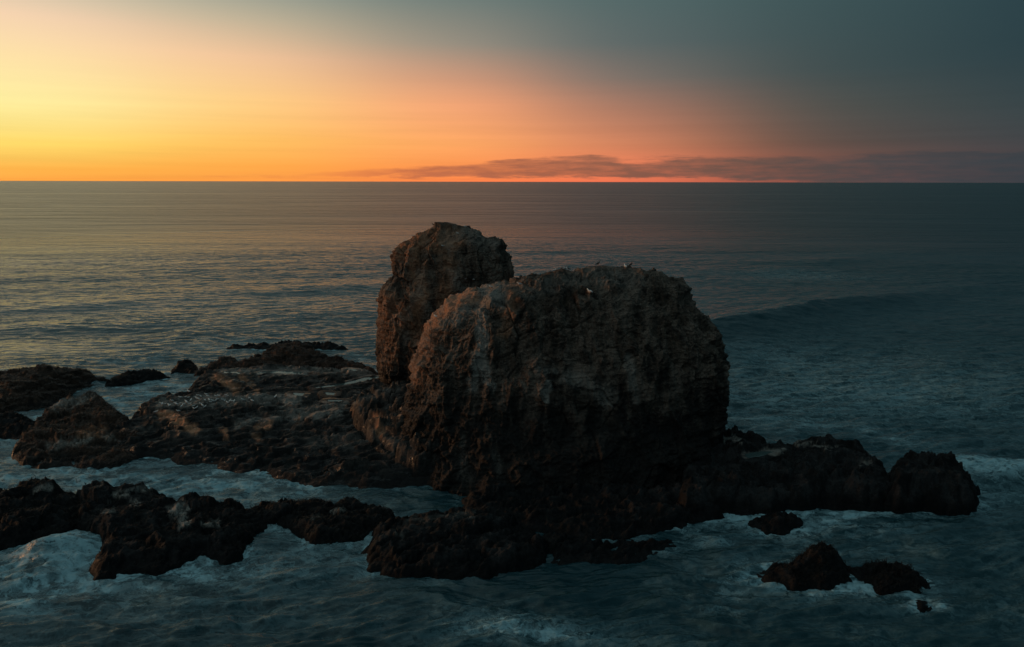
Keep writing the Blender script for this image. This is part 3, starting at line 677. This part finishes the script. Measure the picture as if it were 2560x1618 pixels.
# right side
reef('rock_ledge', top=[(1770, 1080), (1787, 1067), (1799, 1072), (1859, 1076), (1875, 1084), (1882, 1093), (1920, 1091), (1932, 1112), (1966, 1108), (2015, 1104), (2038, 1095), (2095, 1108), (2133, 1114), (2156, 1104), (2171, 1118), (2190, 1148), (2220, 1156), (2232, 1172)],
     bottom=[(2240, 1275), (2193, 1284), (2155, 1276), (2118, 1269), (2061, 1267), (2023, 1272), (1973, 1276), (1928, 1288), (1852, 1284), (1776, 1284), (1700, 1298), (1690, 1200)],
     ztop=[3.5, 4.0, 4.0, 4.0, 4.0, 4.0, 4.0, 3.8, 3.8, 4.1, 4.4, 4.4, 4.4, 4.8, 4.6, 3.8, 3.6, 3.0], ctrl=[(1950, 1160, 4.0), (2050, 1170, 4.2), (2150, 1180, 4.0), (1850, 1180, 3.8), (1900, 1230, 2.6), (2080, 1220, 2.8), (1800, 1200, 3.6)],
     label='long black rock ledge running out to the right of the big stack', cat='rock ledge', seed=61, mat=M_wetrock, edge=0.6, cell=0.15, step=0.7, dip=(0.08, 0.10), pale=[(8, .5, [(1860, 1140), (1900, 1132), (1960, 1128)]), (5, .6, [(1810, 1102), (1850, 1099)]), (5, .5, [(1980, 1108), (2090, 1118)]), (6, .4, [(2150, 1156), (2180, 1152)])],
     pools=[([(1862, 1135), (1905, 1128), (1935, 1130), (1900, 1142), (1868, 1146)], 3.7)])
reef('boulder', top=[(2228, 1160), (2243, 1139), (2270, 1127), (2307, 1129), (2357, 1132), (2383, 1131), (2399, 1141), (2421, 1161), (2440, 1203)],
     bottom=[(2444, 1235), (2436, 1268), (2421, 1291), (2376, 1290), (2307, 1281), (2250, 1285), (2210, 1280)], ztop=[4.6, 5.2, 5.6, 5.6, 5.5, 5.5, 5.2, 4.6, 2.8],
     ctrl=[(2330, 1180, 4.6), (2380, 1200, 4.0)], label='blocky black boulder at the right end of the rock ledge', cat='boulder', seed=63, mat=M_wetrock, edge=0.8, cell=0.13, back=0.6, step=0.9, dip=(0.0, 0.05))
reef('low_rock', top=[(1885, 1297), (1915, 1284), (1950, 1281), (1985, 1290), (2000, 1300)], bottom=[(1985, 1312), (1955, 1326), (1915, 1326), (1885, 1312)], ztop=1.1, label='small black rock breaking the foam in front of the right ledge', seed=65, mat=M_wetrock, grow=0.7, edge=0.7, cell=0.12, back=.4)
reef('low_rock', top=[(1909, 1437), (1947, 1414), (1996, 1401), (2008, 1380), (2042, 1366), (2068, 1364), (2091, 1372), (2110, 1397), (2125, 1424)],
     bottom=[(2110, 1450), (2072, 1463), (2030, 1462), (1985, 1464), (1943, 1453)], ztop=[.3, .8, 1.3, 2.0, 2.5, 2.6, 2.3, 1.5, .7], label='domed black rock alone in the water at the lower right', seed=67, mat=M_wetrock, grow=0.7, edge=0.6, cell=0.1, back=.5, kelp=1333, step=.4)
reef('low_rock', top=[(2130, 1430), (2171, 1416), (2186, 1406), (2209, 1399), (2243, 1408), (2266, 1404), (2288, 1421), (2304, 1446)],
     bottom=[(2306, 1461), (2281, 1474), (2247, 1481), (2194, 1478), (2171, 1466), (2165, 1450)], ztop=[.4, 1.0, 1.5, 2.0, 1.8, 2.0, 1.5, 0.8], label='low two-humped black rock right of the domed one', seed=69, mat=M_wetrock, grow=0.7, edge=0.8, cell=0.1, back=.5, kelp=1000, step=.4)
reef('low_rock', top=[(2288, 1512), (2305, 1500), (2330, 1503), (2345, 1515)], bottom=[(2335, 1528), (2300, 1530)], ztop=0.7, label='tiny black rock nearest the bottom right corner', seed=71, mat=M_wetrock, grow=0.3, edge=0.5, cell=0.08, back=.2)

# ------------------------------------------------------------------ sea surface
def sea():
    th = np.concatenate([np.linspace(-180, -52, 40)[:-1], np.linspace(-52, 52, 1250), np.linspace(52, 180, 40)[1:-1]])
    r1 = np.geomspace(6, 41, 20)[:-1]
    r2 = np.geomspace(41, 520, 1300)[:-1]
    r3 = np.geomspace(520, 90000, 90)
    r = np.concatenate([r1, r2, r3])
    T, Rr_ = np.meshgrid(np.radians(th), r)
    x = (np.sin(T) * Rr_).ravel(); y = (np.cos(T) * Rr_).ravel(); rr = Rr_.ravel()
    z = np.zeros_like(x); foam = np.zeros_like(x); slick = np.zeros_like(x)
    near = rr < 620
    X, Y, RR = x[near], y[near], rr[near]
    ca, sa_ = math.cos(R(7)), math.sin(R(7))
    u = X * ca + Y * sa_; v = -X * sa_ + Y * ca          # u along the crests
    wu = fbm(X / 20, Y / 20, 0, 2, 901) * 5
    chop = fbm((u + wu) / 9.0, (v + wu) / 2.4, 0, 4, 911, 0.5)
    chopr = fbm((u + wu) / 6.5, (v + wu) / 1.9, 3, 2, 931, 0.5, ridge=True)
    sw = pn((u + wu * 2) / 46, (v + wu * 1.5) / 15, 7, 941)
    chop = chop + 0.22 * (1 - sstep(70, 170, RR)) * fbm((u + wu) / 3.6, (v + wu) / 0.85, 6, 3, 915, 0.5)
    Z = (chop * 0.95 + chopr * 0.22) * (1.5 - 1.0 * sstep(70, 260, RR)) + sw * 0.6
    # the shelter behind and around the rocks: distance to the nearest rock
    Z = Z * (1 - 0.75 * np.exp(-(((X - onz(100, 872)[0]) / 30) ** 2 + ((Y - onz(100, 872)[1]) / 8) ** 2)))
    nearest = np.full(len(X), 99.0)
    m2 = RR < 230
    xs, ys = X[m2], Y[m2]
    wx = fbm(xs / 3, ys / 3, 9, 3, 951) * 2.2; wy = fbm(xs / 3, ys / 3, 19, 3, 952) * 2.2
    nn = np.full(len(xs), 99.0)
    for poly, zt in REEFS:
        px = [q[0] for q in poly]; py = [q[1] for q in poly]
        bx = (xs > min(px) - 14) & (xs < max(px) + 14) & (ys > min(py) - 14) & (ys < max(py) + 14)
        nn[bx] = np.minimum(nn[bx], -poly_sd(xs[bx] + wx[bx], ys[bx] + wy[bx], poly))
    nearest[m2] = nn
    calm = 0.55 + 0.45 * sstep(0, 9, nearest)
    Z = Z * calm

    wob = fbm(X / 16, Y / 10, 11, 3, 991) * 3.5 + pn(X / 45, Y / 30, 1, 992) * 6; mod = fbm(X / 30, Y / 20, 4, 2, 993) * 0.8

    def wave(pts, hgt, front, rear, Zc, pw=2.0, ms=1.0):
        """a travelling swell: steep face to the viewer, long back; pts are sea positions of the crest with relative height"""
        Xo, Yo = X + wu * 0.8, Y + wob
        best = np.full(len(X), 1e9); side = np.zeros(len(X)); hh_ = np.zeros(len(X))
        for (a0, a1, ha), (c0, c1, hc) in zip(pts[:-1], pts[1:]):
            dd, t_ = seg_dist(Xo, Yo, a0, a1, c0, c1)
            vx, vy = c0 - a0, c1 - a1
            sd2 = (Xo - a0) * -vy + (Yo - a1) * vx      # >0 beyond the crest (crest given left to right)
            up_ = dd < best
            best = np.where(up_, dd, best); side = np.where(up_, sd2, side); hh_ = np.where(up_, ha + (hc - ha) * t_, hh_)
        wd_ = np.where(side > 0, rear, front)
        return Zc + hgt * hh_ * (1 + mod * ms) * np.exp(-(best / wd_) ** pw), best, side, hh_
    def W(lst): return [(*onz(a, c, 0.5), h_) for a, c, h_ in lst]
    Z, bst, sd2, hh_ = wave(W([(1560, 895, 0.3), (1700, 872, 0.8), (1860, 836, 1.0), (2000, 806, 1.0), (2120, 776, 0.8), (2260, 746, 0.4), (2450, 715, 0.15)]), 6.0, 10.0, 20.0, Z, 1.35, 0.3); bsw, hsw, ssw = bst, hh_, sd2
    Z, _, _, _ = wave(W([(-100, 775, 0.7), (200, 765, 1.0), (450, 742, 0.9), (700, 728, 1.0), (930, 716, 0.7), (1150, 700, 0.2)]), 1.0, 9, 16, Z)
    Z, _, _, _ = wave(W([(-100, 820, 0.8), (200, 815, 0.9), (420, 800, 0.6), (700, 790, 0.7), (930, 775, 0.5)]), 0.5, 6, 11, Z)
    Z, _, _, _ = wave(W([(-100, 700, 0.7), (300, 690, 0.9), (600, 672, 0.6), (950, 660, 0.4)]), 0.5, 10, 18, Z)
    Z, _, _, _ = wave(W([(1750, 690, 0.3), (2000, 665, 0.8), (2300, 625, 0.5), (2560, 600, 0.2)]), 1.5, 12, 25, Z)
    Z, _, _, _ = wave(W([(-260, 968, 0.9), (60, 966, 1.0), (170, 958, 0.7), (330, 940, 0.0)]), 2.3, 3.0, 17.0, Z, 2.0, 0.1)  # added swell, its back tilted to mirror the low warm sky
    # breaking shoulder at the right end of the ledge
    Z, b3_, s3_, h3_ = wave(W([(2400, 1185, 0.3), (2470, 1165, 1.0), (2540, 1170, 0.9), (2700, 1180, 0.8)]), 3.0, 2.2, 5.0, Z)
    # surge pouring round the left foreground rock
    Z, b4_, s4_, h4_ = wave(W([(130, 1400, 0.5), (190, 1350, 1.0), (235, 1350, 0.9)]), 1.6, 3.0, 3.0, Z)
    # foam density
    big = fbm(X / 14, Y / 8, 5, 3, 961); med = fbm(X / 4, Y / 2.4, 5, 4, 971)
    fo = 0.75 * np.exp(-np.maximum(nearest, 0) / 0.7) + 0.28 * np.exp(-np.maximum(nearest, 0) / 4.0)
    fo = fo * (0.55 + 1.0 * big + 0.5)

    def patch(px, py, rx, ry, s):
        cx_, cy_ = onz(px, py, 0)
        return s * np.exp(-(((X - cx_) / rx) ** 2 + ((Y - cy_) / ry) ** 2))
    late = [(2000, 985, 30, 14, .36), (2350, 960, 34, 26, .32), (1950, 900, 20, 10, .25), (2000, 690, 26, 14, .35), (2300, 1220, 20, 8, .2), (500, 1240, 22, 5, .3), (800, 1400, 14, 5, .2), (300, 1500, 22, 7, .22), (1300, 1585, 5, 1.5, .55), (1230, 1560, 4, 2.5, .5), (1420, 1590, 4, 1.2, .45)]
    for a in [(330, 900, 16, 9, .8), (560, 860, 22, 8, .6), (300, 850, 16, 6, .4), (420, 965, 9, 5, .9), (330, 1000, 6, 8, .9), (860, 900, 8, 7, .6), (230, 1200, 22, 5, .55), (520, 1215, 14, 4, .6), (60, 1190, 14, 4, .5),
              (760, 1250, 9, 4, .3), (150, 1400, 6, 6, .7), (60, 1450, 10, 6, .35), (200, 1370, 2.5, 5, .9), (20, 1520, 6, 3, .4), (450, 1450, 12, 3, .3), (680, 1420, 8, 3, .35), (1180, 1540, 10, 3, .45), (1500, 1560, 9, 3, .3),
              (1760, 1480, 8, 4, .35), (1850, 1305, 7, 1.6, .85), (2040, 1290, 7, 2.2, .85), (2130, 1300, 9, 3, .5), (2000, 1475, 7, 1.6, .75), (2170, 1470, 6, 1.5, .6), (2290, 1490, 2, 1.5, .8), (1900, 1440, 4, 2, .6), (2130, 1440, 4, 2, .5),
              (1820, 1530, 2, .8, .8), (2500, 1175, 9, 3.0, 1.3), (2425, 1170, 3, 3, 1.0), (2250, 1110, 5, 5, .6), (1900, 1060, 12, 5, .45), (2100, 1070, 14, 5, .4), (2300, 1340, 14, 4, .25), (2050, 1350, 12, 4, .35), (1700, 1400, 10, 5, .3), (0, 1100, 8, 5, .6), (90, 1050, 6, 3, .8),
              (1700, 1350, 6, 2.0, .4), (950, 1375, 2.2, 2.0, .8)]:
        fo = fo + patch(*a)
    fo = fo * (1 - 0.9 * patch(80, 868, 30, 12, 1))
    fo = fo + 0.9 * h3_ * np.exp(-(b3_ / 3.0) ** 2) + 0.8 * h4_ * np.exp(-(b4_ / 3.5) ** 2)
    fo = fo * (0.70 + 1.7 * med)
    # open water keeps a thin drift of old foam
    fo = np.maximum(fo, 0.16 + 0.55 * big * sstep(160, 60, RR))
    for q_ in [(1300, 1400, 14, 12, .95), (1500, 1450, 10, 7, .6), (1150, 1500, 10, 4, .5), (1000, 1250, 10, 4, .6), (2350, 1330, 7, 3, .7), (1650, 1400, 5, 4, .4)]:
        fo = fo * (1 - patch(*q_))
    for q_ in late: fo = fo + patch(*q_)
    fo = fo * (1 - 0.9 * sstep(0.1, 0.6, hsw) * np.exp(-(bsw / 11) ** 2) * (ssw < 3))
    fo = np.clip(fo, 0, 1)
    slick_ = patch(2050, 690, 26, 16, .8) + patch(2300, 640, 40, 24, .7) + patch(100, 872, 30, 8, 1.0) + patch(150, 820, 40, 8, .5) + patch(200, 780, 60, 22, .5) + patch(350, 640, 90, 60, .35) + patch(500, 810, 30, 8, .6) + patch(1900, 760, 14, 6, .6) + patch(400, 950, 10, 8, .6)
    slick[near] = np.clip(slick_ * (1 + med), 0, 1)
    fo = fo * sstep(600, 200, RR)
    Z = Z + np.maximum(fo - 0.4, 0) * fbm(X / 1.3, Y / 1.0, 2, 3, 981) * 0.5
    Z = Z * sstep(600, 330, RR) * sstep(41, 45, RR)
    z[near] = Z; foam[near] = fo
    V = np.stack([x, y, z], -1)
    Fq = grid_faces(len(r), len(th))
    nc = len(th)
    # close the seam behind the viewer and the small middle
    rws = np.arange(len(r) - 1)
    seam = np.stack([rws * nc + nc - 1, rws * nc, (rws + 1) * nc, (rws + 1) * nc + nc - 1], -1)
    c = len(V); V = np.vstack([V, [[0, 0, 0]]]); foam = np.append(foam, 0); slick = np.append(slick, 0)
    k = np.arange(0, nc - 1, 2)
    mid = np.stack([np.full(len(k), c), (k + 2) % nc, k + 1, k], -1)
    Fq = np.vstack([Fq[:, ::-1], seam[:, ::-1], mid])
    me = mesh_np('sea', V, Fq, M_sea, {'foam': foam, 'slick': slick})
    tag(link('sea', me), kind='structure')


sea()

# seabed far below so nothing is open underneath
bm_ = bpy.data.meshes.new('seabed'); S = 120000
bm_.from_pydata([(-S, -S, -12), (S, -S, -12), (S, S, -12), (-S, S, -12)], [], [[0, 1, 2, 3]])
m, n, p = new_mat('seabed'); p.inputs['Base Color'].default_value = (0.02, 0.03, 0.03, 1); bm_.materials.append(m)
tag(link('seabed', bm_), kind='structure')

# ------------------------------------------------------------------ birds
def flat_mat(name, c, rough=0.7):
    m, n, p = new_mat(name)
    g = n.n('ShaderNodeNewGeometry')
    nn_ = n.noise(g.outputs['Position'], 14, 3)
    n.put(p.inputs['Base Color'], n.mix(n.mr(nn_, 0.3, 0.7), (*[v * 0.85 for v in c], 1), (*c, 1)))
    p.inputs['Roughness'].default_value = rough
    return m


M_white = flat_mat('white_feather', (0.80, 0.78, 0.74)); M_grey = flat_mat('grey_feather', (0.34, 0.35, 0.36)); M_black = flat_mat('dark_feather', (0.02, 0.02, 0.02))
M_beak = flat_mat('beak', (0.6, 0.4, 0.06), 0.4); M_leg = flat_mat('leg_skin', (0.45, 0.25, 0.16), 0.5)


def loft(path, ns=10):
    """rings: (x, z, half width, half height); bird faces +x"""
    V = []; Fc = []
    for (x, z, hw, hh_) in path:
        for i in range(ns):
            a = 2 * math.pi * i / ns
            V.append((x, hw * math.cos(a), z + hh_ * math.sin(a)))
    for j in range(len(path) - 1):
        for i in range(ns):
            k = (i + 1) % ns
            Fc.append((j * ns + i, j * ns + k, (j + 1) * ns + k, (j + 1) * ns + i))
    Fc.append(tuple(range(ns))[::-1]); Fc.append(tuple(range((len(path) - 1) * ns, len(path) * ns)))
    return V, Fc


def pym(name, V, Fc, mat):
    me = bpy.data.meshes.new(name); me.from_pydata(V, [], Fc); me.materials.append(mat)
    for p_ in me.polygons: p_.use_smooth = True
    return me


def make_bird(kind):
    dark = kind == 'dark'
    up_ = 0.10 if dark else 0.0
    body = [(-0.34, 0.24 - up_ * .6, 0.012, 0.008), (-0.24, 0.26 - up_ * .5, 0.045, 0.03), (-0.14, 0.27, 0.085, 0.075), (0.0, 0.28, 0.105, 0.105), (0.12, 0.30 + up_, 0.09, 0.095), (0.18, 0.355 + up_ * 1.6, 0.052, 0.055),
            (0.20, 0.41 + up_ * 2, 0.042, 0.042), (0.235, 0.445 + up_ * 2.2, 0.048, 0.045), (0.27, 0.445 + up_ * 2.2, 0.036, 0.034), (0.295, 0.44 + up_ * 2.2, 0.012, 0.012)]
    mb = M_black if dark else M_white
    e = bpy.data.objects.new('cormorant' if dark else 'gull', None); col.objects.link(e); e.empty_display_size = 0.2
    link('body', pym('bird_body', *loft(body), mb), e)
    hx, hz = 0.29, 0.44 + up_ * 2.2
    link('beak', pym('bird_beak', *loft([(hx, hz, 0.013, 0.014), (hx + 0.05, hz - 0.004, 0.009, 0.010), (hx + 0.08, hz - 0.016, 0.003, 0.004)], 6), M_beak), e)
    for s in (-1, 1):
        V, Fc = loft([(-0.36, 0.27 - up_ * .6, 0.006, 0.008), (-0.2, 0.29 - up_ * .3, 0.02, 0.05), (0.0, 0.31, 0.024, 0.085), (0.12, 0.32 + up_ * .8, 0.016, 0.055), (0.15, 0.32 + up_, 0.004, 0.01)], 8)
        V = [(x, y + s * (0.088 - max(0, -x - .1) * 0.25), z) for x, y, z in V]
        link('wing', pym('bird_wing', V, Fc, M_black if dark else M_grey), e)
        V = []
        for z in (0.0, 0.1, 0.2):
            for a in range(5): V.append((0.01 * math.cos(a * 1.2566) + 0.0, s * 0.045 + 0.01 * math.sin(a * 1.2566), z))
        Fc = [(j * 5 + i, j * 5 + (i + 1) % 5, (j + 1) * 5 + (i + 1) % 5, (j + 1) * 5 + i) for j in range(2) for i in range(5)]
        b0 = len(V); V += [(-0.01, s * 0.045, 0.012), (0.07, s * 0.045 - 0.03, 0.0), (0.08, s * 0.045, 0.0), (0.07, s * 0.045 + 0.03, 0.0)]
        Fc += [(b0, b0 + 1, b0 + 2), (b0, b0 + 2, b0 + 3)]
        link('leg', pym('bird_leg', V, Fc, M_leg), e)
    return e


protos = {}
trees = [BVHTree.FromPolygons([tuple(v) for v in V_.tolist()], F_.tolist()) for V_, F_ in BV]


def hit(px, py):
    for k in range(40):
        d_ = ray(px, py + k * 1.0); best = None
        for t_ in trees:
            loc, nrm, i, dist_ = t_.ray_cast(CAM, d_)
            if loc is not None and (best is None or dist_ < best[1]) and loc.z > 0.1: best = (loc, dist_, nrm)
        if best: return best[0]
    return None


def put_bird(kind, px, py, rz, label, group=None, scale=1.0):
    loc = hit(px, py)
    if loc is None: return
    if kind not in protos:
        e = make_bird(kind); protos[kind] = e
    else:
        src = protos[kind]; e = src.copy(); col.objects.link(e)
        for ch in src.children:
            c_ = ch.copy(); c_.parent = e; col.objects.link(c_)
        for k_ in list(e.keys()):
            if k_ in ('label', 'group', 'category'): del e[k_]
    e.location = (loc.x, loc.y, loc.z - 0.01); e.rotation_euler = (0, 0, R(rz)); e.scale = (scale,) * 3
    tag(e, label, 'bird', group)


SINGLE = [
    ('dark', 1083, 559, 190, 'dark bird alone on the topmost left corner of the narrow stack', 1.2),
    ('white', 1163, 570, 160, 'pale gull on the right slope just under the top of the narrow stack', 1.0),
    ('white', 1144, 587, 150, 'pale gull at the upper edge of the rusty face of the narrow stack', 1.0),
    ('white', 1107, 619, 200, 'pale gull in the middle of the upper face of the narrow stack', 1.1),
    ('white', 1164, 701, 20, 'left one of two gulls low on the face of the narrow stack', 1.1),
    ('white', 1182, 703, 150, 'right one of two gulls low on the face of the narrow stack', 1.25),
    ('white', 1227, 722, 160, 'pale gull on the saddle where the broad stack meets the narrow one', 1.1),
    ('white', 1299, 716, 170, 'bright white gull at the gap between the two stacks', 1.3),
    ('white', 1385, 682, 30, 'white gull on the left rise of the broad stack crest', 1.2),
    ('white', 1413, 676, 10, 'white gull beside a small dark bird on the broad stack crest', 1.1),
    ('dark', 1422, 676, 160, 'small dark bird beside the white gull on the left rise of the crest', 0.9),
    ('white', 1474, 737, 130, 'largest white gull, on the upper face below the crest of the broad stack', 1.7),
    ('dark', 1495, 664, 20, 'dark upright bird near the highest point of the broad stack', 1.25),
    ('white', 1563, 673, 100, 'pale upright gull on the crest of the broad stack', 1.5),
    ('dark', 1577, 667, 40, 'dark bird right of the pale upright gull on the crest', 1.2),
    ('white', 1090, 797, 150, 'pale gull on the sunlit left shoulder of the broad stack', 1.2),
    ('white', 689, 997, 80, 'pale gull at the right end of the flock, alone on the shelf', 1.4),
    ('white', 472, 983, 150, 'pale gull above the flock on the left part of the shelf', 1.3),
]
for k_, a_, c_, rz_, lb_, s_ in SINGLE: put_bird(k_, a_, c_, rz_, lb_, None, s_)
random.seed(4)
FLOCK = [(410, 205), (480, 195), (520, 205), (640, 215), (665, 225), (760, 245), (560, 245), (130, 285), (150, 300), (240, 310), (255, 320), (330, 280), (400, 290), (350, 300), (600, 325), (600, 360), (725, 320), (500, 275), (490, 260), (930, 240), (1020, 240),
         (1045, 250), (1080, 275), (1120, 255), (1150, 258), (1300, 235), (1310, 245), (1390, 205), (1410, 215), (1440, 255), (960, 180), (920, 185), (1080, 185), (1060, 170), (780, 160), (660, 170), (800, 185), (840, 270), (900, 260), (700, 290), (760, 340),
         (380, 400), (60, 415), (290, 250), (190, 295), (460, 300), (870, 250), (1180, 260), (620, 195), (700, 185), (940, 225), (820, 240), (540, 300), (430, 330), (640, 350)]
for a_, c_ in FLOCK:
    put_bird('white', 380 + a_ / 5.733, 960 + c_ / 5.733 + 2, random.choice((170, 190, 150, 10, 30, 80)) + random.uniform(-15, 15), 'small pale gull in the flock resting on the pale left part of the shelf', 'flock of gulls on the rock shelf', random.uniform(0.95, 1.25))
